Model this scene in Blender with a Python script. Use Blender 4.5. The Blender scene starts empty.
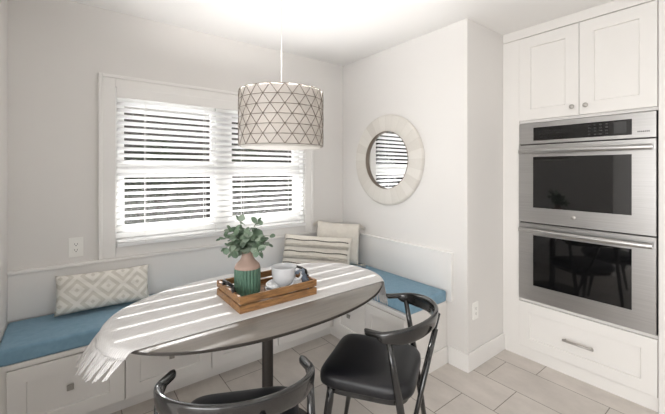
import bpy, bmesh, math, random
from mathutils import Vector, Matrix
PI = math.pi
rnd = random.Random(7)
S = bpy.context.scene
COL = S.collection

# ------------------------------------------------------------------ materials
def lin(c):
    return tuple(((v/255)/12.92 if v/255 <= .04045 else ((v/255+.055)/1.055)**2.4) for v in c) + (1,)

class N:
    """small helper round one material's node tree"""
    def __init__(s, name):
        s.m = bpy.data.materials.new(name); s.m.use_nodes = True
        s.t = s.m.node_tree; s.n = s.t.nodes; s.b = s.n['Principled BSDF']
    def add(s, typ, **kw):
        n = s.n.new(typ)
        for k, v in kw.items(): setattr(n, k, v)
        return n
    def link(s, a, b): s.t.links.new(a, b)
    def val(s, sock, v):
        if hasattr(v, 'links') or isinstance(v, bpy.types.NodeSocket): s.link(v, sock)
        else: sock.default_value = v
    def math(s, op, a, b=0.0, c=None):
        n = s.add('ShaderNodeMath', operation=op)
        s.val(n.inputs[0], a); s.val(n.inputs[1], b)
        if c is not None: s.val(n.inputs[2], c)
        return n.outputs[0]
    def mix(s, f, a, b):
        n = s.add('ShaderNodeMix', data_type='RGBA')
        s.val(n.inputs[0], f); s.val(n.inputs[6], a); s.val(n.inputs[7], b)
        return n.outputs[2]
    def coord(s, which='Object'):
        return s.add('ShaderNodeTexCoord').outputs[which]
    def sep(s, v):
        n = s.add('ShaderNodeSeparateXYZ'); s.link(v, n.inputs[0]); return n.outputs
    def mapping(s, v, scale=(1,1,1), loc=(0,0,0), rot=(0,0,0)):
        n = s.add('ShaderNodeMapping'); s.link(v, n.inputs[0])
        n.inputs['Scale'].default_value = scale; n.inputs['Location'].default_value = loc; n.inputs['Rotation'].default_value = rot
        return n.outputs[0]
    def noise(s, v, scale, detail=3, rough=.5):
        n = s.add('ShaderNodeTexNoise'); s.link(v, n.inputs['Vector'])
        n.inputs['Scale'].default_value = scale; n.inputs['Detail'].default_value = detail; n.inputs['Roughness'].default_value = rough
        return n.outputs[0]
    def bump(s, h, strength=.2, dist=.002):
        n = s.add('ShaderNodeBump'); s.link(h, n.inputs['Height'])
        n.inputs['Strength'].default_value = strength; n.inputs['Distance'].default_value = dist
        s.link(n.outputs[0], s.b.inputs['Normal'])
    def base(s, v): s.val(s.b.inputs['Base Color'], v)
    def rough(s, v): s.val(s.b.inputs['Roughness'], v)

def plain(name, c, rough=.5, metal=0, var=.06, scale=8, bump=0, bscale=200, bdist=.001, coat=0, spec=None):
    k = N(name); v = k.coord()
    f = k.noise(v, scale, 4)
    a = lin(c); d = tuple(x*(1-var) for x in a[:3])+(1,)
    k.base(k.mix(f, d, a)); k.rough(rough); k.b.inputs['Metallic'].default_value = metal
    if bump: k.bump(k.noise(v, bscale, 3), bump, bdist)
    if coat: k.b.inputs['Coat Weight'].default_value = coat; k.b.inputs['Coat Roughness'].default_value = .12
    if spec is not None: k.b.inputs['Specular IOR Level'].default_value = spec
    return k.m

def weave(name, c, c2, period, rough=.9, bump=.5, dist=.0015):
    k = N(name); v = k.coord(); x, y, z = k.sep(v)
    w = 2*PI/period
    a = k.math('SINE', k.math('MULTIPLY', k.math('ADD', x, k.math('MULTIPLY', z, .37)), w))
    b = k.math('SINE', k.math('MULTIPLY', k.math('ADD', y, k.math('MULTIPLY', z, .9)), w))
    h = k.math('MULTIPLY', a, b)
    n = k.noise(v, 35, 4)
    f = k.math('ADD', k.math('MULTIPLY', h, .25), n)
    k.base(k.mix(f, lin(c2), lin(c))); k.rough(rough); k.bump(h, bump, dist)
    k.b.inputs['Sheen Weight'].default_value = .15
    return k.m

M = {}
M['wall'] = plain('wall paint', (222,219.5,216.5), .85, var=.015, scale=3, bump=.08, bscale=350, bdist=.0006)
M['ceiling'] = plain('ceiling paint', (240,239,237.5), .9, var=.01, scale=3, bump=.06, bscale=300, bdist=.0006)
M['trim'] = plain('white trim paint', (232,230,227.5), .42, var=.015, scale=4)
M['cabinet'] = plain('white cabinet lacquer', (223,220.5,217), .38, var=.015, scale=4)
M['sash'] = plain('white sash vinyl', (240,240,238), .4, var=.01)
M['gap'] = plain('dark joint', (60,57,54), .8)
M['blue'] = weave('blue woven fabric', (134,169,189), (106,143,166), .004)
M['runner'] = None
M['black_wood'] = plain('black lacquered wood', (15,15,16), .22, var=.25, scale=30, coat=.6)
M['leather'] = plain('black leather', (15,16,22), .4, var=.25, scale=12, bump=.25, bscale=260, bdist=.0008)
M['iron'] = plain('black iron', (26,24,23), .45, var=.2, scale=60, metal=.4)
M['dark_metal'] = plain('dark brown metal', (52,47,43), .5, var=.15, scale=20, metal=.3)
M['nickel'] = plain('brushed nickel', (176,172,167), .38, metal=.6, var=.08, scale=60)
M['pewter'] = plain('pewter', (158,154,148), .42, metal=.5, var=.15, scale=80)
M['lattice'] = plain('bronze wire', (126,115,104), .45, metal=.55, var=.15, scale=60)
M['plate'] = plain('white outlet plastic', (238,237,233), .35, var=.01)
M['slot'] = plain('dark slot', (40,38,36), .6)
M['ceramic'] = plain('white stoneware glaze', (206,207,209), .25, var=.06, scale=40)
M['napkin'] = weave('slate blue linen', (120,130,142), (88,98,112), .004)
M['stem'] = plain('green stem', (96,110,80), .6, var=.2, scale=40)
M['black_glass'] = plain('black display glass', (16,16,17), .08, var=.1)
M['key'] = plain('grey printed keys', (48,48,48), .5)
M['bark'] = plain('bark', (70,58,46), .9, var=.3, scale=12)
M['patio'] = plain('concrete patio', (150,147,140), .9, var=.2, scale=3)
M['downlight'] = plain('white downlight trim', (240,240,238), .4)

def m_floor():
    k = N('porcelain floor tile'); v = k.coord()
    x, y, z = k.sep(v)
    c = k.add('ShaderNodeCombineXYZ')
    k.link(k.math('SUBTRACT', y, .4), c.inputs[0]); k.link(k.math('SUBTRACT', x, 1.6505), c.inputs[1])
    b = k.add('ShaderNodeTexBrick', offset=.6667, offset_frequency=2, squash=1, squash_frequency=2)
    k.link(c.outputs[0], b.inputs['Vector'])
    b.inputs['Scale'].default_value = 1; b.inputs['Brick Width'].default_value = .6; b.inputs['Row Height'].default_value = .2845
    b.inputs['Mortar Size'].default_value = .0026; b.inputs['Mortar Smooth'].default_value = .1; b.inputs['Bias'].default_value = 0
    b.inputs['Color1'].default_value = lin((206,199,192)); b.inputs['Color2'].default_value = lin((198,191,184)); b.inputs['Mortar'].default_value = lin((128,121,112))
    n1 = k.noise(k.mapping(v, (2.2,1.2,1)), 3.2, 6, .6); n2 = k.noise(v, 40, 4)
    n = k.add('ShaderNodeMapRange'); k.link(n1, n.inputs[0]); n.inputs[1].default_value=.3; n.inputs[2].default_value=.7; n.inputs[3].default_value=.86; n.inputs[4].default_value=1.06
    mm = k.math('MULTIPLY', n.outputs[0], k.math('ADD', .96, k.math('MULTIPLY', n2, .08)))
    vm = k.add('ShaderNodeVectorMath', operation='SCALE'); k.link(b.outputs['Color'], vm.inputs[0]); k.link(mm, vm.inputs['Scale'])
    k.base(vm.outputs[0]); k.rough(.38)
    k.bump(k.math('SUBTRACT', 1, b.outputs['Fac']), .5, .0015)
    return k.m
M['floor'] = m_floor()

def m_steel():
    k = N('brushed stainless steel'); v = k.coord()
    n = k.noise(k.mapping(v, (30, 2.5, 420)), 1.0, 3)
    k.base(k.mix(n, lin((158,157,156)), lin((192,191,190)))); k.b.inputs['Metallic'].default_value = 1
    k.rough(k.math('ADD', .24, k.math('MULTIPLY', n, .14)))
    return k.m
M['steel'] = m_steel()

def m_table():
    k = N('dark stained oak top'); v = k.coord()
    n = k.noise(k.mapping(v, (1.2, 14, 4)), 4, 5, .6); n2 = k.noise(v, 5, 3)
    k.base(k.mix(k.math('MULTIPLY', n, 1.0), lin((82,76,70)), lin((122,115,107))))
    k.rough(k.math('ADD', .36, k.math('MULTIPLY', n2, .12)))
    k.b.inputs['Specular IOR Level'].default_value = .8
    k.b.inputs['Coat Weight'].default_value = .8; k.b.inputs['Coat Roughness'].default_value = .22
    k.bump(n, .08, .001)
    return k.m
M['table'] = m_table()

def m_acacia():
    k = N('warm acacia wood'); v = k.coord()
    n = k.noise(k.mapping(v, (6, 30, 45)), 2.2, 5, .6)
    r = k.add('ShaderNodeValToRGB'); k.link(n, r.inputs[0])
    r.color_ramp.elements[0].position=.3; r.color_ramp.elements[0].color = lin((96,66,38))
    r.color_ramp.elements[1].position=.72; r.color_ramp.elements[1].color = lin((166,122,76))
    k.base(r.outputs[0]); k.rough(.45); k.bump(n, .15, .001)
    return k.m
M['acacia'] = m_acacia()

def m_slat():
    k = N('white blind slat'); k.base(lin((244,244,244))); k.rough(.45)
    tr = k.add('ShaderNodeBsdfTranslucent'); tr.inputs[0].default_value = lin((251,251,251))
    mx = k.add('ShaderNodeMixShader'); mx.inputs[0].default_value = .35
    k.link(k.b.outputs[0], mx.inputs[1]); k.link(tr.outputs[0], mx.inputs[2])
    k.link(mx.outputs[0], k.n['Material Output'].inputs[0])
    return k.m
M['slat'] = m_slat()

def m_trans(name, c, f, rough=.6, var=None):
    k = N(name); v = k.coord(); n = k.noise(v, 14, 4)
    a = lin(c); d = tuple(x*.85 for x in a[:3])+(1,)
    col = k.mix(n, d, a); k.base(col); k.rough(rough)
    tr = k.add('ShaderNodeBsdfTranslucent'); k.link(col, tr.inputs[0])
    mx = k.add('ShaderNodeMixShader'); mx.inputs[0].default_value = f
    k.link(k.b.outputs[0], mx.inputs[1]); k.link(tr.outputs[0], mx.inputs[2])
    k.link(mx.outputs[0], k.n['Material Output'].inputs[0])
    return k.m
M['capiz'] = m_trans('pearl shade panel', (214,208,202), .35, .4)
M['diffuser'] = m_trans('white acrylic diffuser', (238,236,232), .4, .5)
M['leaf'] = m_trans('eucalyptus leaf', (112,134,112), .2, .55)
M['leaf2'] = m_trans('pale eucalyptus leaf', (150,166,148), .2, .55)
M['hedge'] = m_trans('hedge leaf', (58,70,40), .2, .6)

def m_glass():
    k = N('window glass')
    tb = k.add('ShaderNodeBsdfTransparent'); gl = k.add('ShaderNodeBsdfGlossy'); gl.inputs['Roughness'].default_value = .02
    fr = k.add('ShaderNodeFresnel'); fr.inputs[0].default_value = 1.45
    mx = k.add('ShaderNodeMixShader'); k.link(fr.outputs[0], mx.inputs[0]); k.link(tb.outputs[0], mx.inputs[1]); k.link(gl.outputs[0], mx.inputs[2])
    k.link(mx.outputs[0], k.n['Material Output'].inputs[0])
    return k.m
M['glass'] = m_glass()

def m_ovenglass():
    k = N('black oven glass'); k.base(lin((13,13,14))); k.rough(.04); k.b.inputs['IOR'].default_value = 1.6
    return k.m
M['oven_glass'] = m_ovenglass()

def m_mirror():
    k = N('mirror silver'); k.base((.93,.94,.94,1)); k.b.inputs['Metallic'].default_value = 1; k.rough(.01)
    return k.m
M['mirror'] = m_mirror()

def m_mframe():
    k = N('whitewashed wood inlay'); v = k.coord(); x, y, z = k.sep(v)
    ang = k.math('ARCTAN2', z, y)
    seg = k.math('MULTIPLY', ang, 28/(2*PI)); fl = k.math('FLOOR', seg)
    wn = k.add('ShaderNodeTexWhiteNoise', noise_dimensions='1D'); k.link(fl, wn.inputs['W'])
    n = k.noise(k.mapping(v, (20,20,20)), 5, 5, .65)
    fr = k.math('FRACT', seg); edge = k.math('GREATER_THAN', k.math('ABSOLUTE', k.math('SUBTRACT', fr, .5)), .475)
    col = k.mix(k.math('ADD', k.math('MULTIPLY', wn.outputs[0], .5), k.math('MULTIPLY', n, .5)), lin((198,193,185)), lin((224,221,215)))
    k.base(k.mix(k.math('MULTIPLY', edge, .2), col, lin((165,157,146)))); k.rough(.7)
    k.bump(k.math('SUBTRACT', n, edge), .3, .0015)
    return k.m
M['mframe'] = m_mframe()

def m_runner():
    k = N('white striped linen'); v = k.coord(); x, y, z = k.sep(v)
    w = k.math('SINE', k.math('MULTIPLY', y, 2*PI/.0085)); w2 = k.math('SINE', k.math('MULTIPLY', x, 2*PI/.005))
    n = k.noise(k.mapping(v, (3, 60, 3)), 6, 4)
    h = k.math('ADD', w, k.math('MULTIPLY', w2, .4))
    k.base(k.mix(k.math('ADD', k.math('MULTIPLY', w, .22), n), lin((188,186,184)), lin((226,225,225)))); k.rough(.95)
    k.bump(h, .45, .0016)
    return k.m
M['runner'] = m_runner()

def m_diamond():
    k = N('diamond jacquard'); v = k.coord(); x, y, z = k.sep(v)
    px = k.math('ABSOLUTE', k.math('SUBTRACT', k.math('FRACT', k.math('DIVIDE', k.math('ADD', x, 1.0), .156)), .5))
    pz = k.math('ABSOLUTE', k.math('SUBTRACT', k.math('FRACT', k.math('DIVIDE', k.math('ADD', z, 1.0), .156)), .5))
    d = k.math('ADD', px, pz)
    ring = k.math('FRACT', k.math('MULTIPLY', d, 3.0))
    f = k.math('LESS_THAN', k.math('ABSOLUTE', k.math('SUBTRACT', ring, .5)), .26)
    n = k.noise(v, 260, 2)
    ff = k.math('ADD', k.math('MULTIPLY', f, .8), k.math('MULTIPLY', n, .25))
    k.base(k.mix(ff, lin((204,200,190)), lin((230,227,220)))); k.rough(.95)
    k.bump(k.math('ADD', f, k.math('MULTIPLY', n, .7)), .5, .004)
    return k.m
M['diamond'] = m_diamond()
M['cream'] = weave('cream linen', (231,226,217), (214,208,198), .006)
M['cream_fringe'] = weave('cream tufted cotton', (234,229,219), (208,201,189), .012, bump=.9, dist=.004)
M['dark_trim'] = plain('charcoal stitched braid', (98,92,84), .9, var=.4, scale=120)

def m_green():
    k = N('green ribbed glaze'); v = k.coord(); n = k.noise(v, 25, 4)
    k.base(k.mix(n, lin((60,92,76)), lin((90,122,104)))); k.rough(.45); return k.m
M['vase_green'] = m_green()
M['vase_blush'] = plain('blush matte clay', (164,140,128), .7, var=.12, scale=25)
def m_fence():
    k = N('dark stained fence boards'); v = k.coord(); x, y, z = k.sep(v)
    f = k.math('FRACT', k.math('DIVIDE', x, .14)); e = k.math('GREATER_THAN', k.math('ABSOLUTE', k.math('SUBTRACT', f, .5)), .46)
    n = k.noise(k.mapping(v, (30, 30, 2)), 2, 4)
    k.base(k.mix(e, k.mix(n, lin((58,52,48)), lin((84,77,71))), lin((20,18,17)))); k.rough(.85); return k.m
M['fence'] = m_fence()
def m_emit(name, c, s):
    k = N(name); k.base(lin((240,238,230))); k.b.inputs['Emission Color'].default_value = lin(c); k.b.inputs['Emission Strength'].default_value = s
    return k.m
M['bulb'] = m_emit('lit frosted bulb', (255,252,250), 700)
M['lens'] = m_emit('fill downlight lens', (255,246,232), 8)  # glow for the added downlights

# ------------------------------------------------------------------ objects
ORG = {}
def thing(name, label, cat, loc=(0,0,0), group=None, kind=None):
    o = bpy.data.objects.new(name, None); COL.objects.link(o); o.location = loc; o.empty_display_size = .1
    ORG[o.name] = Vector(loc)
    if kind: o['kind'] = kind
    if label: o['label'] = label
    if cat: o['category'] = cat
    if group: o['group'] = group
    return o

def tag(o, label, cat, group=None):
    o['label'] = label; o['category'] = cat
    if group: o['group'] = group
    return o

def obj(name, bm, mat, parent=None, smooth=False, bevel=0, seg=2, sub=0, label=None, origin=None, solid=0, angle=35):
    bmesh.ops.recalc_face_normals(bm, faces=bm.faces[:])
    me = bpy.data.meshes.new(name)
    org = ORG[parent.name] if parent else (Vector(origin) if origin else Vector((0,0,0)))
    if org.length: bmesh.ops.translate(bm, verts=bm.verts[:], vec=-org)
    for f in bm.faces: f.smooth = smooth or bevel > 0
    bm.to_mesh(me); bm.free()
    for m in (mat if isinstance(mat, (list, tuple)) else [mat]): me.materials.append(m)
    o = bpy.data.objects.new(name, me); COL.objects.link(o)
    if parent: o.parent = parent
    else: o.location = org
    ORG[o.name] = org
    if solid:
        s = o.modifiers.new('solid', 'SOLIDIFY'); s.thickness = solid; s.offset = 0
    if bevel:
        b = o.modifiers.new('bevel', 'BEVEL'); b.width = bevel; b.segments = seg; b.limit_method = 'ANGLE'; b.angle_limit = math.radians(angle)
        b.harden_normals = False
        w = o.modifiers.new('wn', 'WEIGHTED_NORMAL'); w.keep_sharp = True
    if sub:
        s = o.modifiers.new('sub', 'SUBSURF'); s.levels = sub; s.render_levels = sub
    if label: o['label'] = label
    return o

def struct(name, bm, mat, parent=None, **kw):
    o = obj(name, bm, mat, parent, **kw)
    if not parent: o['kind'] = 'structure'
    return o

def B(*boxes):
    bm = bmesh.new()
    for b in boxes: box(bm, *b)
    return bm
def box(bm, x0, x1, y0, y1, z0, z1):
    v = [bm.verts.new(p) for p in ((x0,y0,z0),(x1,y0,z0),(x1,y1,z0),(x0,y1,z0),(x0,y0,z1),(x1,y0,z1),(x1,y1,z1),(x0,y1,z1))]
    for q in ((0,3,2,1),(4,5,6,7),(0,1,5,4),(1,2,6,5),(2,3,7,6),(3,0,4,7)): bm.faces.new([v[i] for i in q])
def loft(bm, rings, closed=True, cap=True, loop=False):
    R = [[bm.verts.new(p) for p in r] for r in rings]; n = len(R[0])
    pairs = list(zip(R, R[1:])) + ([(R[-1], R[0])] if loop else [])
    for a, b in pairs:
        for i in range(n if closed else n-1):
            j = (i+1) % n; bm.faces.new((a[i], a[j], b[j], b[i]))
    if cap and not loop and closed:
        bm.faces.new(R[0][::-1]); bm.faces.new(R[-1])
    return R
def tube(bm, pts, rad, seg=10, cap=True, loop=False):
    pts = [Vector(p) for p in pts]; n = len(pts)
    rad = rad if isinstance(rad, (list, tuple)) else [rad]*n
    rings = []; up = None
    for i, p in enumerate(pts):
        a = pts[i-1] if (i or loop) else p; b = pts[(i+1) % n] if (i < n-1 or loop) else p
        t = (b-a).normalized()
        if up is None:
            up = Vector((0,0,1)) if abs(t.z) < .9 else Vector((1,0,0))
        s = t.cross(up).normalized(); u2 = s.cross(t).normalized(); up = u2
        rings.append([p + (s*math.cos(k*2*PI/seg) + u2*math.sin(k*2*PI/seg))*rad[i] for k in range(seg)])
    loft(bm, rings, cap=cap, loop=loop)
def lathe(bm, prof, c, seg=40, rfun=None, axis='z'):
    """prof: list of (r, h). closes ends when r==0"""
    rows = []
    for r, h in prof:
        if r < 1e-6: rows.append([bm.verts.new(_ax(c, 0, 0, h, axis))]); continue
        row = []
        for k in range(seg):
            a = 2*PI*k/seg; rr = r*(rfun(a, h) if rfun else 1)
            row.append(bm.verts.new(_ax(c, rr*math.cos(a), rr*math.sin(a), h, axis)))
        rows.append(row)
    for A, Bq in zip(rows, rows[1:]):
        for k in range(seg):
            j = (k+1) % seg
            if len(A) == 1 and len(Bq) == 1: continue
            if len(A) == 1: bm.faces.new((A[0], Bq[k], Bq[j]))
            elif len(Bq) == 1: bm.faces.new((A[k], A[j], Bq[0]))
            else: bm.faces.new((A[k], A[j], Bq[j], Bq[k]))
def _ax(c, a, b, h, axis):
    if axis == 'z': return (c[0]+a, c[1]+b, c[2]+h)
    if axis == 'x': return (c[0]+h, c[1]+a, c[2]+b)
    return (c[0]+a, c[1]+h, c[2]+b)
def facing(axis, P):
    """(u, z, d) -> world; d grows towards the room"""
    if axis == 'x': return lambda u, z, d: (P-d, u, z)
    return lambda u, z, d: (u, P-d, z)
def shaker(mp, u0, u1, z0, z1, t=.02, rail=.075, rec=.009, slope=.004):
    bm = bmesh.new()
    def ring(a, d): return [bm.verts.new(mp(*p, d)) for p in ((u0+a, z0+a), (u1-a, z0+a), (u1-a, z1-a), (u0+a, z1-a))]
    r = [ring(0, 0), ring(0, t-.0015), ring(.0015, t), ring(rail, t), ring(rail+slope, t-rec)]
    for a, b in zip(r, r[1:]):
        for i in range(4): bm.faces.new((a[i], a[(i+1)%4], b[(i+1)%4], b[i]))
    bm.faces.new(r[-1]); bm.faces.new(r[0][::-1])
    return bm
def slab(bm, mp, u0, u1, z0, z1, d0, d1):
    a = mp(u0, z0, d0); b = mp(u1, z1, d1)
    box(bm, min(a[0],b[0]), max(a[0],b[0]), min(a[1],b[1]), max(a[1],b[1]), min(a[2],b[2]), max(a[2],b[2]))

# ------------------------------------------------------------------ the room
XR, YB, XL, YE, XC, CH = 2.165, 2.662, -.29, 1.302, 2.68, 2.44
struct('floor', B((-3.5, 3.0, -3.3, YB+.12, -.1, 0)), M['floor'])
struct('ceiling', B((-3.6, 3.1, -3.4, YB+.12, CH, CH+.1)), M['ceiling'])
OX0, OX1, OZ0, OZ1 = .228, 1.702, .885, 1.938
struct('wall_back', B((XL-.12, OX0, YB, YB+.12, 0, CH), (OX1, 3.0, YB, YB+.12, 0, CH), (OX0, OX1, YB, YB+.12, 0, OZ0), (OX0, OX1, YB, YB+.12, OZ1, CH)), M['wall'])
struct('wall_right', B((XR, 3.0, YE, YB, 0, CH)), M['wall'], bevel=.004)
struct('wall_left', B((XL-.12, XL, YE, YB, 0, CH)), M['wall'], bevel=.004)
struct('wall_left_return', B((-3.5, XL-.12, YE, YE+.12, 0, CH)), M['wall'])
struct('wall_far_left', B((-3.6,-3.5,-3.3,-2.55,0,CH),(-3.6,-3.5,.75,YE+.12,0,CH),(-3.6,-3.5,-2.55,.75,0,.35),(-3.6,-3.5,-2.55,.75,2.35,CH)), M['wall'])
d = thing('window_2', None, None, (-3.55,-.9,.35), kind='structure')
obj('window_frame', B((-3.57,-3.53,-2.55,.75,.35,.41),(-3.57,-3.53,-2.55,.75,2.29,2.35),(-3.57,-3.53,-2.55,-2.49,.41,2.29),(-3.57,-3.53,.69,.75,.41,2.29),(-3.57,-3.53,-.93,-.87,.41,2.29)), M['sash'], d)
obj('pane', B((-3.552,-3.548,-2.49,-.93,.41,2.29)), M['glass'], d); obj('pane', B((-3.552,-3.548,-.87,.69,.41,2.29)), M['glass'], d)
struct('wall_kitchen', B((3.0, 3.1, -3.3, YE, 0, CH), (XC-.018, 3.0, -3.3, .36, 0, CH)), M['wall'])
struct('wall_rear', B((-3.5, -2.2, -3.4, -3.3, 0, CH), (2.2, 3.1, -3.4, -3.3, 0, CH), (-2.2, 2.2, -3.4, -3.3, 2.15, CH)), M['wall'])
d = thing('added_door_1', None, None, (0,-3.35,0), kind='structure')  # unseen glazed opening, added to let sky light in from behind
obj('door_frame', B((-2.2,2.2,-3.38,-3.32,0,.05),(-2.2,2.2,-3.38,-3.32,2.09,2.15),(-2.2,-2.14,-3.38,-3.32,.05,2.09),(2.14,2.2,-3.38,-3.32,.05,2.09),(-.04,.04,-3.38,-3.32,.05,2.09)), M['sash'], d)
obj('pane', B((-2.14,-.04,-3.352,-3.348,.05,2.09)), M['glass'], d); obj('pane', B((.04,2.14,-3.352,-3.348,.05,2.09)), M['glass'], d)

# baseboards
def bboard(name, segs, h=.128):
    bm = bmesh.new()
    for s in segs:
        x0,x1,y0,y1 = s
        box(bm, x0,x1,y0,y1,0,h)
    return struct(name, bm, M['trim'], bevel=.005)
bboard('baseboard_right', [(XR-.014, XR, YE, 1.446)])
bboard('baseboard_alcove', [(XR-.014, XC-.002, YE-.014, YE)])

# wainscot and chair rail around the bench
struct('trim_1', B((XL, XR-.0205, YB-.010, YB, .53, .795), (XL, XR-.0205, YB-.026, YB, .795, .815)), M['trim'], bevel=.003)
struct('trim_2', B((XR-.020, XR, 1.414, YB-.001, .45, .788), (XR-.028, XR, 1.409, YB-.001, .788, .802)), M['trim'], bevel=.003)

# window: casing, jambs, sashes, panes
w = thing('window_1', None, None, (.965, YB, .885), kind='structure')
bm = bmesh.new()
cx0, cx1, cz0, cz1 = .138, 1.792, .8155, 2.012
for b in ((cx0,OX0,YB-.018,YB,cz0,cz1),(OX1,cx1,YB-.018,YB,cz0,cz1),(OX0,OX1,YB-.018,YB,OZ1,cz1),(OX0,OX1,YB-.018,YB,cz0,OZ0)): box(bm,*b)
obj('casing', bm, M['trim'], w, bevel=.003)
t = .018
obj('backband', B((cx0-.004,cx0+t,YB-.028,YB,cz0,cz1+.004),(cx1-t,cx1+.004,YB-.028,YB,cz0,cz1+.004),(cx0+t,cx1-t,YB-.028,YB,cz1-t,cz1+.004)), M['trim'], w, bevel=.004)
obj('jamb', B((OX0,OX0+.012,YB,YB+.12,OZ0,OZ1),(OX1-.012,OX1,YB,YB+.12,OZ0,OZ1),(OX0+.012,OX1-.012,YB,YB+.12,OZ0,OZ0+.012),(OX0+.012,OX1-.012,YB,YB+.12,OZ1-.012,OZ1)), M['sash'], w)
G = [(.285,.876),(1.043,1.632)]; ZU=(1.462,1.860); ZL=(1.000,1.340)
y0, y1 = 2.715, 2.765
a, b_, c_, d_ = OX0+.012, OX1-.012, OZ0+.012, OZ1-.012
obj('mullion', B((G[0][1]+.03, G[1][0]-.03, y0-.01, y1, c_, d_)), M['sash'], w, bevel=.003)
for i, (g0, g1) in enumerate(G):
    s0 = a if i == 0 else G[1][0]-.03; s1 = G[0][1]+.03 if i == 0 else b_
    for nm, (z0, z1), (q0, q1), yo in (('upper_sash', ZU, ((ZU[0]+ZL[1])/2, d_), .012), ('lower_sash', ZL, (c_, (ZU[0]+ZL[1])/2), 0)):
        f = obj(nm, B((s0,g0,y0+yo,y0+yo+.03,q0,q1),(g1,s1,y0+yo,y0+yo+.03,q0,q1),(g0,g1,y0+yo,y0+yo+.03,q0,z0),(g0,g1,y0+yo,y0+yo+.03,z1,q1)), M['sash'], w)
        obj('pane', B((g0,g1,y0+yo+.013,y0+yo+.017,z0,z1)), M['glass'], f)

# venetian blind
YS = 2.640
bl = thing('window_blind', 'wide white slatted blind over the double window behind the table', 'blind', (.965, YS, .89))
obj('valance', B((.232,1.698,YS-.035,YS-.020,1.862,1.932)), M['trim'], bl, bevel=.003)
bm = bmesh.new(); T = math.radians(22); wd = .051
z = .938
while z < 1.86:
    rows = []
    for q in (-1, -.5, 0, .5, 1):
        dy = q*wd/2*math.cos(T); dz = -q*wd/2*math.sin(T) + .0035*(1-q*q)
        rows.append((YS+dy, z+dz))
    top = [(p[0], p[1]+.0012) for p in rows]; bot = [(p[0], p[1]-.0012) for p in rows][::-1]
    loft(bm, [[(x, yy, zz) for yy, zz in top+bot] for x in (.236, 1.694)])
    z += .0425
obj('slats', bm, M['slat'], bl)
obj('bottom_rail', B((.236,1.694,YS-.025,YS+.025,.888,.912)), M['slat'], bl, bevel=.003)
for x in (.40, .80, 1.10, 1.54):
    bm = bmesh.new()
    for yy in (YS-.0255, YS+.0255): tube(bm, [(x, yy, .90), (x, yy, 1.90)], .0013, 5)
    obj('ladder_cord', bm, M['plate'], bl)

# ------------------------------------------------------------------ outside the window
struct('ground', B((-8, 12, YB+.12, 14, -.25, -.15)), M['patio'])
struct('added_eave', B((-2, 6, YB+.12, 4.1, 1.99, 2.08)), M['trim'])  # added overhang: cuts the high sun, keeps sky out of the upper slots
fe = thing('garden_fence', 'dark board fence outside the window behind the blind slats', 'fence', (2.5, 6.9, -.15))
obj('board_panel', B((-3, 8, 6.88, 6.92, -.15, 2.44)), M['fence'], fe)
obj('rail', B((-3, 8, 6.84, 6.88, 1.5, 1.6)), M['fence'], fe); obj('rail', B((-3, 8, 6.84, 6.88, .2, .3)), M['fence'], fe)
for i, (hx, hr) in enumerate(((-.6,.5),(1.1,.55),(2.6,.5),(4.2,.6),(5.9,.55))):
    r = random.Random(40+i)
    lab = ['dark leafy shrub outside the window, first from the left', 'dark leafy shrub outside, second from the left behind the left window half',
           'dark leafy shrub outside, behind the centre post of the window', 'dark leafy shrub outside, behind the right window half', 'dark leafy shrub outside the window, farthest to the right'][i]
    h = thing('garden_shrub', lab, 'shrub', (hx, 6.2, -.15), 'garden shrubs before the fence')
    bm = bmesh.new(); tube(bm, [(hx,6.2,-.15),(hx+.03,6.2,.6),(hx,6.2,1.3)], [.06,.05,.03], 8); obj('trunk', bm, M['bark'], h)
    bm = bmesh.new()
    for k in range(1500):
        u = r.random()*2*PI; zz = r.random()*2-1; rr = (.55+.45*r.random()**.4)
        s = math.sqrt(1-zz*zz)
        p = Vector((hx+hr*1.05*rr*s*math.cos(u), 6.2+.5*rr*s*math.sin(u), .95+.95*rr*zz))
        n1 = Vector((r.uniform(-1,1), r.uniform(-1,1), r.uniform(-1,1))).normalized(); n2 = n1.orthogonal().normalized(); n1 = n1*r.uniform(.05,.09); n2 = n2*r.uniform(.03,.05)
        bm.faces.new([bm.verts.new(p-n1), bm.verts.new(p+n2), bm.verts.new(p+n1), bm.verts.new(p-n2)])
    obj('foliage', bm, M['hedge'], h)

# ------------------------------------------------------------------ banquette benches
LG = 'storage benches of the built-in banquette'
YF, DF = 2.262, .45
be = thing('storage_bench', 'long white built-in bench with drawers along the window wall', 'bench', (.94, 2.45, 0), LG)
obj('carcass', B((XL+.001, XR-.002, YF, YB-.002, .085, .425)), M['cabinet'], be)
obj('lid', B((XL+.001, XR-.023, YF-.014, YB-.012, .425, .45)), M['cabinet'], be, bevel=.003)
obj('toe_kick', B((XL+.001, XR-.002, 2.318, YB-.02, 0, .085)), M['cabinet'], be)
def square_knob(p, axis, parent):
    bm = bmesh.new(); s = .015
    mp = facing(axis, p['P'])
    bm2 = bm
    slab(bm2, mp, p['u']-.006, p['u']+.006, p['z']-.006, p['z']+.006, 0, .014)
    slab(bm2, mp, p['u']-s, p['u']+s, p['z']-s, p['z']+s, .014, .024)
    return obj('knob', bm, M['pewter'], parent, bevel=.003)
GAPS = [-.252, .24, .726, 1.212, 1.70]
bm = bmesh.new()
for u0, u1 in zip(GAPS, GAPS[1:]):
    dr = obj('drawer', shaker(facing('y', YF), u0+.003, u1-.003, .092, .418, .016, .07), M['cabinet'], be)
    square_knob(dict(P=YF-.007, u=(u0+u1)/2, z=.262), 'y', dr)
XF = 1.722
be2 = thing('storage_bench', 'short white built-in bench with end panel beneath the round mirror', 'bench', (1.95, 1.85, 0), LG)
obj('carcass', B((XF, XR-.002, 1.462, YF-.018, .085, .425)), M['cabinet'], be2)
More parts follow.
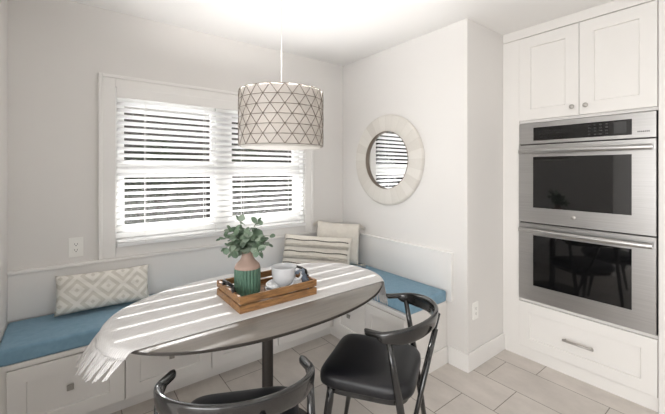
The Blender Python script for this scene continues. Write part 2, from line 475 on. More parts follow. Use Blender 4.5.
obj('lid', B((XF-.014, XR-.021, 1.452, YF-.018, .425, .45)), M['cabinet'], be2, bevel=.003)
obj('toe_kick', B((1.748, XR-.002, 1.462, 2.317, 0, .0845)), M['cabinet'], be2)
obj('end_base', B((XF+.01, XR-.001, 1.448, 1.462, 0, .12)), M['cabinet'], be2, bevel=.003)
for u0, u1 in ((1.468, 1.84), (1.84, 2.20)):
    dr = obj('drawer', shaker(facing('x', XF), u0+.003, u1-.003, .092, .418, .016, .06), M['cabinet'], be2)
    square_knob(dict(P=XF-.007, u=(u0+u1)/2, z=.262), 'x', dr)

def cushion(name, x0, x1, y0, y1, z0, z1, label, group):
    """upholstered slab: dense grid, softly crowned"""
    nx, ny, nz = max(8,int((x1-x0)/.03)), max(8,int((y1-y0)/.03)), 3
    bm = bmesh.new(); r = .017
    bmesh.ops.create_cube(bm, size=1)
    bmesh.ops.transform(bm, matrix=Matrix.Translation(((x0+x1)/2,(y0+y1)/2,(z0+z1)/2)) @ Matrix.Diagonal((x1-x0,y1-y0,z1-z0,1)), verts=bm.verts[:])
    bmesh.ops.bevel(bm, geom=bm.edges[:], offset=r, segments=3, profile=.6, affect='EDGES')
    o = obj(name, bm, M['blue'], None, smooth=True, origin=((x0+x1)/2,(y0+y1)/2,z0))
    o.modifiers.new('wn', 'WEIGHTED_NORMAL')
    tag(o, label, 'cushion', group)
    return o
CG = 'blue bench seat cushions'
cushion('bench_cushion', XL+.003, XR-.034, 2.242, YB-.014, .451, .53, 'long blue bench cushion under the window', CG)
cushion('bench_cushion', 1.727, XR-.034, 1.442, 2.238, .451, .53, 'shorter blue bench cushion below the round mirror', CG)

# ------------------------------------------------------------------ throw pillows
def pillow_bm(w, h, t, nx=36, nz=24, pinch=.035, p=.42):
    bm = bmesh.new(); V = {}
    for side in (1, -1):
        for i in range(nx+1):
            for j in range(nz+1):
                u, v = 2*i/nx-1, 2*j/nz-1
                edge = i in (0, nx) or j in (0, nz)
                if edge and side == -1: V[side,i,j] = V[1,i,j]; continue
                d = max(0, (1-u**4))**p * max(0, (1-v**4))**p
                x = u*w/2*(1-pinch*(1-abs(u))*0 - pinch*(1-v*v)*abs(u)**3)
                z = v*h/2*(1-pinch*1.6*(1-u*u)*abs(v)**3)
                wr = .004*math.sin(9*u+5*v)*math.sin(7*v-3*u)
                V[side,i,j] = bm.verts.new((x, -side*(t/2*d) + wr*d, z))
        for i in range(nx):
            for j in range(nz):
                bm.faces.new((V[side,i,j], V[side,i+1,j], V[side,i+1,j+1], V[side,i,j+1]))
    return bm
def place(o, loc, yaw, lean, roll=0):
    o.location = loc; o.rotation_euler = (Matrix.Rotation(yaw,4,'Z') @ Matrix.Rotation(-lean,4,'X') @ Matrix.Rotation(roll,4,'Y')).to_euler()
PG = 'throw pillows on the bench'
def tassel(bm, p, dirv, L=.05, n=10, seed=0):
    r = random.Random(seed); p = Vector(p); dirv = Vector(dirv).normalized()
    for k in range(n):
        o = Vector((r.uniform(-1,1), r.uniform(-1,1), r.uniform(-1,1)))*.012
        tube(bm, [p, p+dirv*L*.4+o*.6, p+dirv*L+o*1.1], [.0035,.003,.002], 5)
    bmesh.ops.create_uvsphere(bm, u_segments=8, v_segments=6, radius=.008, matrix=Matrix.Translation(p))

pl = thing('throw_pillow', 'long lumbar pillow with pale grey diamond pattern at the left bench end', 'pillow', (0,0,0), PG)
obj('cover', pillow_bm(.49, .225, .10), M['diamond'], pl, smooth=True)
place(pl, (.165, 2.553, .652), 0, .30, .02)
pl = thing('throw_pillow', 'cream lumbar pillow with dark braid lines and tufted rows, in front of the plain pillow', 'pillow', (0,0,0), PG)
obj('cover', pillow_bm(.59, .30, .13), M['cream'], pl, smooth=True)
def surf(u, v, w, h, t, p=.42): # front surface point
    d = max(0,(1-u**4))**p*max(0,(1-v**4))**p
    return Vector((u*w/2*(1-.035*(1-v*v)*abs(u)**3), -t/2*d-.001+.004*math.sin(9*u+5*v)*math.sin(7*v-3*u)*d, v*h/2*(1-.056*(1-u*u)*abs(v)**3)))
for v in (.66, .02, -.62):
    bm = bmesh.new()
    tube(bm, [surf(-.93+1.86*k/70, v+.02*math.sin(k*.23), .59, .30, .13) for k in range(71)], [.0035+.0016*(k % 2) for k in range(71)], 6)
    obj('braid', bm, M['dark_trim'], pl, smooth=True)
for v in (.34, -.30, -.8):
    bm = bmesh.new(); r = random.Random(int(v*100)+300)
    for k in range(64):
        u = -.94+1.88*k/63
        a = surf(u, v+.1, .59, .30, .13); b2 = surf(u+r.uniform(-.01,.01), v-.08, .59, .30, .13)
        tube(bm, [a, (a+b2)/2+Vector((0,-.008,0)), b2+Vector((0,-.004,0))], [.004,.005,.0025], 5)
    obj('tufted_row', bm, M['cream_fringe'], pl, smooth=True)
place(pl, (1.635, 2.365, .689), math.atan2(-.42, .40), .34, .035)
pl = thing('throw_pillow', 'plain square cream pillow with corner tassels, leaning in the corner', 'pillow', (0,0,0), PG)
obj('cover', pillow_bm(.40, .375, .12), M['cream'], pl, smooth=True)
for i, (sx, sz) in enumerate(((-1,1),(1,1),(1,-1),(-1,-1))):
    bm = bmesh.new(); tassel(bm, (sx*.193, -.004, sz*.181), (sx*.7, -.25, .03 if sz < 0 else -.75), .06, n=14, seed=i)
    obj('tassel', bm, M['cream_fringe'], pl, smooth=True)
place(pl, (1.915, 2.43, .735), math.radians(-36), .36, .09)

# ------------------------------------------------------------------ table
TX, TY, TA, TB, TN, TR = .808, 1.612, .703, .436, 2.2, math.radians(2)
def ell(k, s=0, n=96):
    a = 2*PI*k/n; c, q = math.cos(a), math.sin(a)
    x = (TA+s)*math.copysign(abs(c)**(2/TN), c); y = (TB+s)*math.copysign(abs(q)**(2/TN), q)
    return (TX+x*math.cos(TR)-y*math.sin(TR), TY+x*math.sin(TR)+y*math.cos(TR))
tb = thing('dining_table', 'dark oval pedestal table standing in the banquette corner', 'table', (TX, TY, 0))
bm = bmesh.new()
loft(bm, [[ell(k, s)+(z,) for k in range(96)] for s, z in ((-.05,.739),(-.004,.739),(-.004,.7485),(-.005,.7495),(-.006,.75))])
obj('tabletop', bm, M['table'], tb, smooth=True).modifiers.new('es','EDGE_SPLIT')
bm = bmesh.new(); loft(bm, [[ell(k, s)+(z,) for k in range(96)] for s, z in ((-.0042,.738),(-.001,.738),(0,.739),(0,.7475),(-.001,.7492),(-.0042,.7494))], loop=True)
obj('edge_band', bm, M['dark_metal'], tb, smooth=True).modifiers.new('es','EDGE_SPLIT')
bm = bmesh.new(); lathe(bm, [(0,.0),(.26,.0),(.262,.006),(.255,.012),(.06,.022),(.034,.03),(.0285,.05),(.0285,.70),(.09,.712),(.12,.716),(.12,.7385),(0,.7385)], (TX,TY,0), 48)
obj('pedestal', bm, M['dark_metal'], tb, smooth=True).modifiers.new('es','EDGE_SPLIT')

# runner -----------------------------------------------------------------
RT = .7525
def drape(s, y):
    px, py = s-TX, y-TY
    qx, qy = px*math.cos(TR)+py*math.sin(TR), -px*math.sin(TR)+py*math.cos(TR)
    r = (abs(qx/TA)**TN+abs(qy/TB)**TN)**(1/TN)
    if r <= 1: return Vector((s, y, RT))
    B0 = Vector((TX+px/r, TY+py/r, 0)); fl = Vector((s, y, 0)); d = (fl-B0).length
    left = s < TX
    k = min(1, d/.03)
    hh = .58 if left else .22
    dr = (.83 if left else .97)
    if not left or y > 1.98: hh = .22+(hh-.22)*(1 if left else 0)
    p = B0+(fl-B0)*((1-k)*1+k*hh) + (fl-B0).normalized()*.006*k
    p.z = RT - dr*d*k - .25*d*(1-k)
    p.z += .002*math.sin(y*70)*min(1, d/.05)
    p.x += (.005*math.sin(y*55))*min(1, d/.08)
    return p
Y0, Y1 = 1.385, 2.048
def edge_x(y, sg):
    y = min(y, 1.985); x = TX
    while True:
        px, py = x-TX, y-TY; qx, qy = px*math.cos(TR)+py*math.sin(TR), -px*math.sin(TR)+py*math.cos(TR)
        if (abs(qx/TA)**TN+abs(qy/TB)**TN) > 1: return x
        x += sg*.002
def hem(y, sg):
    q = (y-Y0)/(Y1-Y0)
    return edge_x(y, -1)-.035-.03*q if sg < 0 else edge_x(y, 1)+.135
def tip(y, sg):
    q = (y-Y0)/(Y1-Y0)
    return edge_x(y, -1)-.118-.06*q if sg < 0 else edge_x(y, 1)+.205
bm = bmesh.new(); nx, ny = 150, 60; V = [[None]*(ny+1) for _ in range(nx+1)]
for j in range(ny+1):
    y = Y0+(Y1-Y0)*j/ny; h0, h1 = hem(y, -1), hem(y, 1)
    for i in range(nx+1): V[i][j] = bm.verts.new(drape(h0+(h1-h0)*i/nx, y))
for i in range(nx):
    for j in range(ny): bm.faces.new((V[i][j], V[i+1][j], V[i+1][j+1], V[i][j+1]))
rn = thing('table_runner', 'white linen runner with fringed ends, laid along the oval table', 'table runner', (TX, TY, RT))
obj('cloth', bm, M['runner'], rn, smooth=True, solid=.0024)
for sg in (-1, 1):
    bm = bmesh.new(); n = 90; r = random.Random(5)
    for k in range(n):
        y = Y0+.004+(Y1-Y0-.008)*k/(n-1)
        s0, s1 = hem(y, sg), tip(y, sg)
        off = ((k % 4)-1.5)*.0016; L = 1+r.uniform(-.08, .08)
        pts = [drape(s0+(s1-s0)*L*q/5, y-off*q/2+r.uniform(-.0008,.0008)) for q in range(6)]
        tube(bm, pts, [.0034,.0034,.0030,.0028,.0026,.0020], 5)
    obj('fringe', bm, M['runner'], rn, smooth=True)

# ------------------------------------------------------------------ tray and what stands on it
TZ = RT+.0025
tx0, tx1, ty0, ty1 = .588, 1.000, 1.440, 1.742
tr = thing('serving_tray', 'slatted acacia wood serving tray with black handles on the runner', 'tray', ((tx0+tx1)/2, (ty0+ty1)/2, TZ))
obj('base', B((tx0+.011, tx1-.011, ty0+.011, ty1-.011, TZ+.004, TZ+.013)), M['acacia'], tr)
for (x0,x1,y0_,y1_) in ((tx0,tx1,ty0,ty0+.012),(tx0,tx1,ty1-.012,ty1),(tx0,tx0+.012,ty0+.0125,ty1-.0125),(tx1-.012,tx1,ty0+.0125,ty1-.0125)):
    obj('side_slat', B((x0,x1,y0_,y1_,TZ,TZ+.033)), M['acacia'], tr, bevel=.0015)
    obj('side_slat', B((x0,x1,y0_,y1_,TZ+.042,TZ+.074)), M['acacia'], tr, bevel=.0015)
for x in (tx0+.013, tx1-.022):
    for y in (ty0+.013, ty1-.022): obj('corner_post', B((x,x+.009,y,y+.009,TZ+.013,TZ+.068)), M['acacia'], tr)
for x, sg in ((tx0+.006, -1), (tx1-.006, 1)):
    bm = bmesh.new(); ya, yb_ = 1.53, 1.655
    tube(bm, [(x,ya,TZ+.068),(x,ya,TZ+.088),(x+sg*.004,ya+.012,TZ+.098),(x+sg*.006,(ya+yb_)/2,TZ+.100),(x+sg*.004,yb_-.012,TZ+.098),(x,yb_,TZ+.088),(x,yb_,TZ+.068)], .0075, 8)
    for y in (ya, yb_): box(bm, x-.008, x+.008, y-.014, y+.014, TZ+.0745, TZ+.079)
    obj('handle', bm, M['iron'], tr, smooth=True, label='black iron handle')
PZ = TZ+.0135
# vase
vx, vy = .692, 1.60
va = thing('bud_vase', 'bottle vase with ribbed green body and blush neck, on the tray', 'vase', (vx, vy, PZ))
def rib(a, h): return 1+.034*math.cos(a*24)
bm = bmesh.new(); lathe(bm, [(0,0),(.052,0),(.058,.004),(.0610,.03),(.0620,.08),(.0620,.140)], (vx,vy,PZ), 156, rib)
obj('ribbed_body', bm, M['vase_green'], va, smooth=True)
bm = bmesh.new(); lathe(bm, [(.0620,.140),(.0618,.146),(.058,.156),(.048,.167),(.037,.178),(.0305,.190),(.0280,.205),(.0275,.218),(.029,.222),(.0275,.224),(.024,.222),(.024,.19),(0,.185)], (vx,vy,PZ), 48)
obj('neck', bm, M['vase_blush'], va, smooth=True)
# eucalyptus
eu = thing('eucalyptus_bunch', 'bunch of grey green eucalyptus sprigs standing in the vase', 'plant', (vx, vy, PZ+.19))
r = random.Random(11)
RV, UV = Vector((.794,-.607,0)), Vector((0,0,1)); FV = Vector((-.607,-.794,0))
mouth = Vector((vx, vy, PZ+.20))
sprigs = []   # tip (side, depth, up) offsets from the mouth
for sd, dp, up in ((-.125,.02,.085),(-.10,-.02,.12),(-.07,.05,.105),(-.06,-.05,.175),(-.02,.0,.125),(.02,.05,.10),(.045,-.03,.165),(.07,.03,.09),(.105,.0,.055),(.10,-.06,.085),(.075,.07,.03),(-.055,.08,.03),(.0,-.08,.12),(-.09,.06,.05)):
    tip = mouth+RV*sd+FV*dp+UV*up
    pts = []
    for k in range(8):
        q = k/7
        p = mouth*(1-q)+tip*q + UV*(.035*math.sin(PI*q)); pts.append(p)
    pts = [Vector((vx+r.uniform(-.008,.008), vy+r.uniform(-.008,.008), PZ+.187))]+pts[0:]
    pts[1] = mouth + (pts[2]-mouth)*.15
    sprigs.append(pts)
bm = bmesh.new()
for pts in sprigs: tube(bm, pts, [.002]*4+[.0016]*3+[.0010]*(len(pts)-7), 5)
obj('stems', bm, M['stem'], eu, smooth=True)
def leaf(bm, p, d, n, L, W):
    d = d.normalized(); n = (n - d*n.dot(d)).normalized(); s = d.cross(n)
    K = 7; c = []; l = []; rr = []
    for k in range(K+1):
        q = k/K; wq = W*math.sqrt(max(0, 1-(2*q-1)**2))*(1-.15*q); lift = -.18*L*q*q
        c.append(bm.verts.new(p+d*L*q+n*lift)); l.append(bm.verts.new(p+d*L*q+s*wq+n*(lift+.12*wq))); rr.append(bm.verts.new(p+d*L*q-s*wq+n*(lift+.12*wq)))
    for k in range(K):
        bm.faces.new((c[k],c[k+1],l[k+1],l[k])); bm.faces.new((c[k+1],c[k],rr[k],rr[k+1]))
for mi, mname in enumerate(('leaf','leaf2')):
    bm = bmesh.new(); r = random.Random(21+mi)
    for si, pts in enumerate(sprigs):
        for k in range(2, len(pts)):
            for side in (-1, 1):
                if r.random() < (.52 if mi == 0 else .72): continue
                t_ = (pts[k]-pts[k-1]).normalized()
                sidev = t_.cross(Vector((r.uniform(-1,1), r.uniform(-1,1), r.uniform(.2,1)))).normalized()*side
                d0 = (sidev+t_*.45+Vector((0,0,r.uniform(-.5,.15)))).normalized()
                sz = r.uniform(.046,.068)*(1-.45*(k/len(pts)))
                leaf(bm, pts[k], d0, Vector((r.uniform(-.5,.5), r.uniform(-.5,.5), 1))+FV*.6, sz, sz*r.uniform(.40,.50))
        t_ = (pts[-1]-pts[-2]).normalized(); leaf(bm, pts[-1], t_, Vector((0,0,1))+FV*.8, .026, .008)
    bmesh.ops.remove_doubles(bm, verts=bm.verts[:], dist=1e-6)
    obj('leaves', bm, M[mname], eu, smooth=True)
# saucers and cup
px, py = .880, 1.568
SG = 'stacked saucers under the cup'
for i in range(2):
    bm = bmesh.new(); z0 = PZ+.0005+.0165*i
    lathe(bm, [(0,.0),(.046,.0),(.050,.002),(.084,.008),(.097,.014),(.0975,.016),(.095,.0165),(.076,.0105),(.050,.0055),(0,.005)], (px+.003*i,py-.002*i,z0), 56)
    tag(obj('saucer', bm, M['ceramic'], smooth=True, origin=(px,py,z0)), ('lower of the two white saucers stacked on the tray' , 'upper white saucer, directly under the cup')[i], 'saucer', SG)
cz = PZ+.0005+.0165+.0056
cu = thing('coffee_cup', 'wide white stoneware cup on the stacked saucers', 'cup', (px,py,cz))
bm = bmesh.new(); lathe(bm, [(0,.0),(.030,.0),(.032,.003),(.034,.006),(.045,.014),(.055,.028),(.060,.045),(.0615,.050),(.0610,.053),(.0625,.058),(.0635,.075),(.0645,.094),(.0655,.098),(.0640,.0995),(.0615,.098),(.0605,.075),(.057,.05),(.048,.028),(.03,.014),(0,.011)], (px,py,cz), 64)
obj('bowl', bm, M['ceramic'], cu, smooth=True)
hd = (RV*.95+FV*.25).normalized(); c0 = Vector((px,py,cz))
bm = bmesh.new(); tube(bm, [c0+hd*.061+UV*.082, c0+hd*.080+UV*.086, c0+hd*.094+UV*.076, c0+hd*.097+UV*.058, c0+hd*.088+UV*.042, c0+hd*.072+UV*.034, c0+hd*.056+UV*.034], [.0075,.007,.0065,.0065,.0065,.007,.0075], 10)
obj('handle', bm, M['ceramic'], cu, smooth=True)
# napkin pulled through the handle
na = thing('cloth_napkin', 'slate blue linen napkin knotted through the cup handle', 'napkin', tuple(c0+hd*.1))
bm = bmesh.new(); r = random.Random(3)
k0 = c0+hd*.104+UV*.078
def strip(path, w0, w1, ruf, ph):
    rows = []
    n = len(path)
    for i, p in enumerate(path):
        q = i/(n-1); w_ = w0+(w1-w0)*q; row = []
        for j in range(13):
            t_ = j/12-.5
            row.append(Vector(p)+FV.cross(UV).normalized()*0+RV*(t_*w_*.8)+FV*(t_*w_*.5+ruf*(.3+q)*math.sin(j*1.6+ph+q*2)))
        rows.append(row)
    loft(bm, rows, closed=False, cap=False)
zb = PZ+.004
strip([k0, k0+UV*.012-RV*.012+FV*.004, k0-RV*.022+UV*.008+FV*.012, k0-RV*.03-UV*.006+FV*.02], .014, .024, .003, 0)
strip([k0+UV*.004, k0-UV*.015+RV*.004+FV*.004, k0-UV*.035+RV*.010+FV*.008, Vector((k0.x,k0.y,0))+RV*.014+FV*.012+UV*(zb+.016)], .018, .046, .006, 1)
strip([k0+UV*.002, k0-UV*.02+RV*.012-FV*.006, k0-UV*.045+RV*.022-FV*.012, Vector((k0.x,k0.y,0))+RV*.010-FV*.014+UV*(zb+.012)], .014, .03, .005, 2)
obj('cloth', bm, M['napkin'], na, smooth=True, solid=.002)
bm = bmesh.new(); tube(bm, [k0-UV*.010+FV*.004, k0+RV*.004+FV*.012, k0+UV*.010+FV*.004, k0+RV*.002-FV*.010, k0-UV*.008-FV*.004], .0085, 9)
obj('knot', bm, M['napkin'], na, smooth=True)

# ------------------------------------------------------------------ armchairs
W_, D_, E_, ZT, ZBK, TW, NB = .243, .198, .082, .701, .750, .219, 1.9
ch = thing('armchair', 'black armchair with leather seat, turned side on at the right of the table', 'chair', (0,0,0), 'black armchairs at the table')
def rail_pt(k):
    a = abs(k)
    if a > .62:
        q = (a-.62)/.38; x = W_-(W_-TW)*q**1.15; f = E_*q; z = ZT+(ZBK-ZT)*.3*(1-q)+.008*q*q
    else:
        ph = a/.62*PI/2; x = W_*math.sin(ph)**(2/NB); f = -D_*max(0, math.cos(ph))**(2/NB); z = ZBK-(ZBK-ZT)*.7*(a/.62)**2
    return Vector((math.copysign(x, k), f, z))
# local axes: +X is the sitter's right, +Y is forward
rings = []; NK = 72
for i in range(NK+1):
    k = -1+2*i/NK; p = rail_pt(k); t_ = (rail_pt(min(1,k+.01))-rail_pt(max(-1,k-.01))).normalized()
    out = Vector((t_.y, -t_.x, 0)).normalized(); up = Vector((0,0,1))
    a = abs(k); b_ = max(0, 1-(a/.72)**2)          # 1 at the back, 0 on the arms
    hh = .024+.046*min(1, b_*1.5)**.8; th = .030-.008*min(1, b_*1.6)
    if a > .93:
        e = math.sqrt(max(.02, 1-((a-.93)/.07)**2)); hh *= .35+.65*e; th *= .3+.7*e
    c = p - up*(hh/2) + out*(-.003*b_)
    tilt = -.14*b_
    ring = []
    for j in range(16):
        an = 2*PI*j/16; ca, sa = math.cos(an), math.sin(an)
        ex = .62
        o1 = th/2*math.copysign(abs(ca)**ex, ca); u1 = hh/2*math.copysign(abs(sa)**ex, sa)
        ring.append(c + out*(o1 + u1*(-tilt)) + up*u1)
    rings.append(ring)
bm = bmesh.new(); loft(bm, rings)
obj('back_rail', bm, M['black_wood'], ch, smooth=True)
def outline(g, k, z):
    """rounded trapezoid seat outline, grown by g"""
    f0, f1, wf, wr = -.115-g, .325+g, .222+g, .205+g
    a = 2*PI*k/64; c, s_ = math.cos(a), math.sin(a); n = 5.0
    u = math.copysign(abs(c)**(2/n), c); v = math.copysign(abs(s_)**(2/n), s_)
    y = (f0+f1)/2+v*(f1-f0)/2; ww = wr+(wf-wr)*(v+1)/2
    return Vector((u*ww, y - .012*(1-u*u)*(1 if v<0 else -1)*-1*(v>0), z))
bm = bmesh.new()
prof = [(-.03,.408),(-.006,.410),(.002,.418),(.004,.432),(.003,.452),(-.005,.466),(-.020,.474),(-.05,.481),(-.10,.485)]
R = loft(bm, [[outline(g, k, z) for k in range(64)] for g, z in prof])
obj('seat', bm, M['leather'], ch, smooth=True, label='black leather seat')
bm = bmesh.new(); loft(bm, [[outline(g, k, z) for k in range(64)] for g, z in ((-.035,.374),(-.022,.378),(-.022,.4075),(-.035,.4075))])
obj('seat_frame', bm, M['black_wood'], ch, smooth=True).modifiers.new('es','EDGE_SPLIT')
for s in (-1, 1):
    bm = bmesh.new(); tube(bm, [(s*.192,.248,.415),(s*.194,.256,.34),(s*.198,.276,.20),(s*.204,.310,.0)], [.015,.019,.0165,.011], 14); obj('leg', bm, M['black_wood'], ch, smooth=True)
    bm = bmesh.new(); tube(bm, [(s*.236,-.024,.684),(s*.238,-.045,.56),(s*.232,-.066,.44),(s*.228,-.10,.22),(s*.228,-.135,.0)], [.0125,.014,.0165,.0155,.011], 14); obj('leg', bm, M['black_wood'], ch, smooth=True)
    bm = bmesh.new(); tube(bm, [(s*.085,-.203,.695),(s*.145,-.15,.46),(s*.222,-.098,.23)], [.0095,.0105,.0095], 10); obj('strut', bm, M['black_wood'], ch, smooth=True)
def pose(o, x, y, deg):
    o.location = (x, y, 0); o.rotation_euler = (0, 0, math.radians(deg-90))
def dup(root, label):
    c = root.copy(); COL.objects.link(c); c['label'] = label
    for k in list(root.children):
        q = k.copy(); COL.objects.link(q); q.parent = c
    return c
ch2 = dup(ch, 'black armchair seen from behind at the bottom edge, seat pushed under the table')
pose(ch, 1.233, 1.129, 121.9); pose(ch2, .439, 1.088, 64.2)

# ------------------------------------------------------------------ pendant
LX, LY, LR, LZ0, LZ1 = .884, 1.602, .222, 1.517, 1.800
pe = thing('pendant_lamp', 'drum pendant lamp with triangle lattice shade hanging over the table', 'pendant lamp', (LX, LY, CH))
bm = bmesh.new(); lathe(bm, [(0,0),(.06,0),(.06,-.014),(.05,-.022),(0,-.024)], (LX,LY,CH), 32); obj('ceiling_rose', bm, M['nickel'], pe, smooth=True)
bm = bmesh.new(); tube(bm, [(LX,LY,CH-.02),(LX,LY,1.775)], .0028, 8); obj('cord', bm, M['plate'], pe, smooth=True)
NC, NR = 20, 6
def lp(i, j, rr=LR):
    a = 2*PI*(i+(.5 if j % 2 else 0))/NC - .12; return Vector((LX+rr*math.cos(a), LY+rr*math.sin(a), LZ0+(LZ1-LZ0)*j/NR))
bm = bmesh.new(); bp_ = bmesh.new()
vv = {(i,j): bp_.verts.new(lp(i,j,LR-.002)) for i in range(NC) for j in range(NR+1)}
for j in range(NR+1):
    for i in range(NC):
        tube(bm, [lp(i,j), lp((i+1)%NC,j)], .0014, 5)
        if j < NR:
            o = i+1 if j % 2 else i
            a1, a2 = (i, j+1) if j % 2 == 0 else ((i+1)%NC, j+1), ((i-1)%NC, j+1) if j % 2 == 0 else (i, j+1)
            tube(bm, [lp(i,j), lp(*a1)], .0014, 5); tube(bm, [lp(i,j), lp(*a2)], .0014, 5)
            bp_.faces.new((vv[i,j], vv[a1], vv[a2]))
            nb = ((i+1)%NC, j)
            bp_.faces.new((vv[i,j], vv[nb], vv[a1]))
obj('lattice', bm, M['lattice'], pe, smooth=True)
obj('shade', bp_, M['capiz'], pe)
bm = bmesh.new(); lathe(bm, [(.206,-.010),(.2065,.272)], (LX,LY,LZ0), 64); obj('diffuser', bm, M['diffuser'], pe, smooth=True, solid=.002)
bm = bmesh.new(); lathe(bm, [(0,-.008),(.205,-.008),(.205,-.005),(0,-.005)], (LX,LY,LZ0), 64); obj('bottom_diffuser', bm, M['diffuser'], pe)
bm = bmesh.new()
for a in range(3): tube(bm, [(LX,LY,1.775),(LX+.206*math.cos(a*2*PI/3),LY+.206*math.sin(a*2*PI/3),1.785)], .0025, 6)
obj('spider', bm, M['nickel'], pe)
bm = bmesh.new(); lathe(bm, [(0,0),(.02,0),(.02,-.055),(.014,-.06),(0,-.06)], (LX,LY,1.775), 20); obj('socket', bm, M['plate'], pe, smooth=True)
bm = bmesh.new(); lathe(bm, [(0,-.060),(.013,-.062),(.022,-.085),(.030,-.110),(.030,-.130),(.020,-.150),(0,-.158)], (LX,LY,1.775), 24); obj('bulb', bm, M['bulb'], pe, smooth=True)

# ------------------------------------------------------------------ mirror
mi = thing('round_mirror', 'round mirror with wide whitewashed wood frame on the right wall', 'mirror', (XR, 2.047, 1.478))
bm = bmesh.new(); lathe(bm, [(.247,-.006),(.247,-.024),(.252,-.029),(.37,-.032),(.378,-.030),(.386,-.024),(.387,0),(.247,0),(.247,-.006)], (XR-.001, 2.047, 1.478), 96, axis='x')
bmesh.ops.remove_doubles(bm, verts=bm.verts[:], dist=1e-5)
obj('frame', bm, M['mframe'], mi, smooth=True).modifiers.new('es','EDGE_SPLIT')
bm = bmesh.new(); lathe(bm, [(.2475,-.004),(.2475,-.0285),(.2435,-.0285),(.2435,-.004)], (XR-.001, 2.047, 1.478), 96, axis='x')
obj('inner_rim', bm, M['lattice'], mi, smooth=True)
bm = bmesh.new(); lathe(bm, [(.389,-.002),(.389,-.020),(.386,-.020)], (XR-.001, 2.047, 1.478), 96, axis='x')
obj('outer_rim', bm, M['mframe'], mi, smooth=True)
bm = bmesh.new(); lathe(bm, [(0,-.006),(.2465,-.006),(.2465,-.002),(0,-.002)], (XR-.001, 2.047, 1.478), 96, axis='x')
obj('mirror_glass', bm, M['mirror'], mi, smooth=True).modifiers.new('es','EDGE_SPLIT')

# ------------------------------------------------------------------ outlets
def outlet(axis, P, u, z, label):
    mp = facing(axis, P); t = thing('wall_outlet', label, 'outlet', mp(u, z, 0), 'white wall outlets')
    bm = bmesh.new(); slab(bm, mp, u-.037, u+.037, z-.060, z+.060, 0, .006); obj('cover_plate', bm, M['plate'], t, bevel=.003)
    bm = bmesh.new(); slab(bm, mp, u-.0165, u+.0165, z-.034, z+.034, .006, .0085); obj('receptacle', bm, M['plate'], t, bevel=.0012)
    bm = bmesh.new()
    for dz in (-.018, .018):
        for du in (-.0065, .0065): slab(bm, mp, u+du-.0012, u+du+.0012, z+dz-.002, z+dz+.007, .0085, .0088)
        slab(bm, mp, u-.0025, u+.0025, z+dz-.010, z+dz-.005, .0085, .0088)
    obj('slots', bm, M['slot'], t)
    for dz in (-.048, .048):
        bm = bmesh.new(); slab(bm, mp, u-.003, u+.003, z+dz-.003, z+dz+.003, .006, .0072); obj('screw', bm, M['plate'], t)
outlet('y', YB, .021, .911, 'white outlet on the window wall, left of the window above the chair rail')
outlet('y', YE, 2.262, .40, 'white outlet low on the side wall between bench and oven cabinet')

# ------------------------------------------------------------------ oven cabinet
FX = facing('x', XC)
ca = thing('oven_cabinet', 'tall white cabinet tower built around the double oven', 'cabinet', (2.84, .83, 0))
YA, YZ = YE-.001, .362     # left and right edge
OY0, OY1 = .4215, 1.1765     # oven bay
obj('carcass', B((XC, 3.0, OY1+.002, YA, 0, CH), (XC, 3.0, YZ, OY0-.002, 0, CH), (XC, 3.0, OY0-.002, OY1+.002, 1.738, CH), (XC, 3.0, OY0-.002, OY1+.002, 0, .437), (2.98, 3.0, OY0-.002, OY1+.002, .437, 1.738)), M['cabinet'], ca)
obj('fascia', B((XC-.018, XC, YZ, YA, 2.372, CH-.0005)), M['cabinet'], ca, bevel=.002)
obj('stile', B((XC-.018, XC, OY1+.003, YA, .086, 2.3685)), M['cabinet'], ca, bevel=.0015, label='narrow white filler stile at the left edge')
obj('side_panel', B((XC-.022, XC, YZ, OY0-.006, 0, 2.3685)), M['cabinet'], ca, bevel=.0015, label='white panel at the right edge running down to the floor')
obj('plinth', B((XC-.006, XC, OY0-.005, YA, 0, .083)), M['cabinet'], ca)
for u0, u1, ku in ((.8015, 1.179, .836), (OY0-.001, .7985, .760)):
    dd = obj('door', shaker(FX, u0, u1, 1.757, 2.366, .020, .078), M['cabinet'], ca)
    bm = bmesh.new(); mp = facing('x', XC-.020)
    lathe(bm, [(0,-.028),(.012,-.028),(.0145,-.024),(.0145,-.018),(.007,-.012),(.006,0),(0,0)], (XC-.020, ku, 1.814), 20, axis='x')
    obj('knob', bm, M['nickel'], dd, smooth=True)
dd = obj('drawer', shaker(FX, OY0-.001, 1.179, .088, .418, .020, .072), M['cabinet'], ca)
bm = bmesh.new(); mp = facing('x', XC-.020)
tube(bm, [(XC-.048,.716,.2435),(XC-.048,.888,.2435)], .008, 12)
for u in (.728, .876): tube(bm, [(XC-.020,u,.2435),(XC-.048,u,.2435)], .005, 8)
obj('handle', bm, M['nickel'], dd, smooth=True, label='brushed nickel bar handle')

ov = thing('double_oven', 'stainless steel double wall oven with two black glass doors', 'oven', (2.80, .807, .437))
a0, a1 = OY0+.002, OY1-.002
obj('body', B((XC-.008, 2.96, a0, a1, .441, 1.735)), M['gap'], ov)
cp = bmesh.new(); slab(cp, FX, a0, a1, 1.580, 1.732, .008, .030); cp_ = obj('control_panel', cp, M['steel'], ov, bevel=.003)
bm = bmesh.new(); slab(bm, FX, .530, 1.076, 1.603, 1.697, .030, .0325); ds = obj('display', bm, M['black_glass'], cp_, bevel=.002)
bm = bmesh.new()
for i in range(5):
    for j in range(3): slab(bm, FX, 1.015-i*.03, 1.033-i*.03, 1.622+j*.022, 1.625+j*.022, .0325, .0328)
obj('keypad', bm, M['key'], ds)
bm = bmesh.new()
for i in range(4):
    for j in range(4): slab(bm, FX, .735-i*.030, .747-i*.030, 1.616+j*.020, 1.623+j*.020, .0325, .0328)
obj('keypad', bm, M['key'], ds)
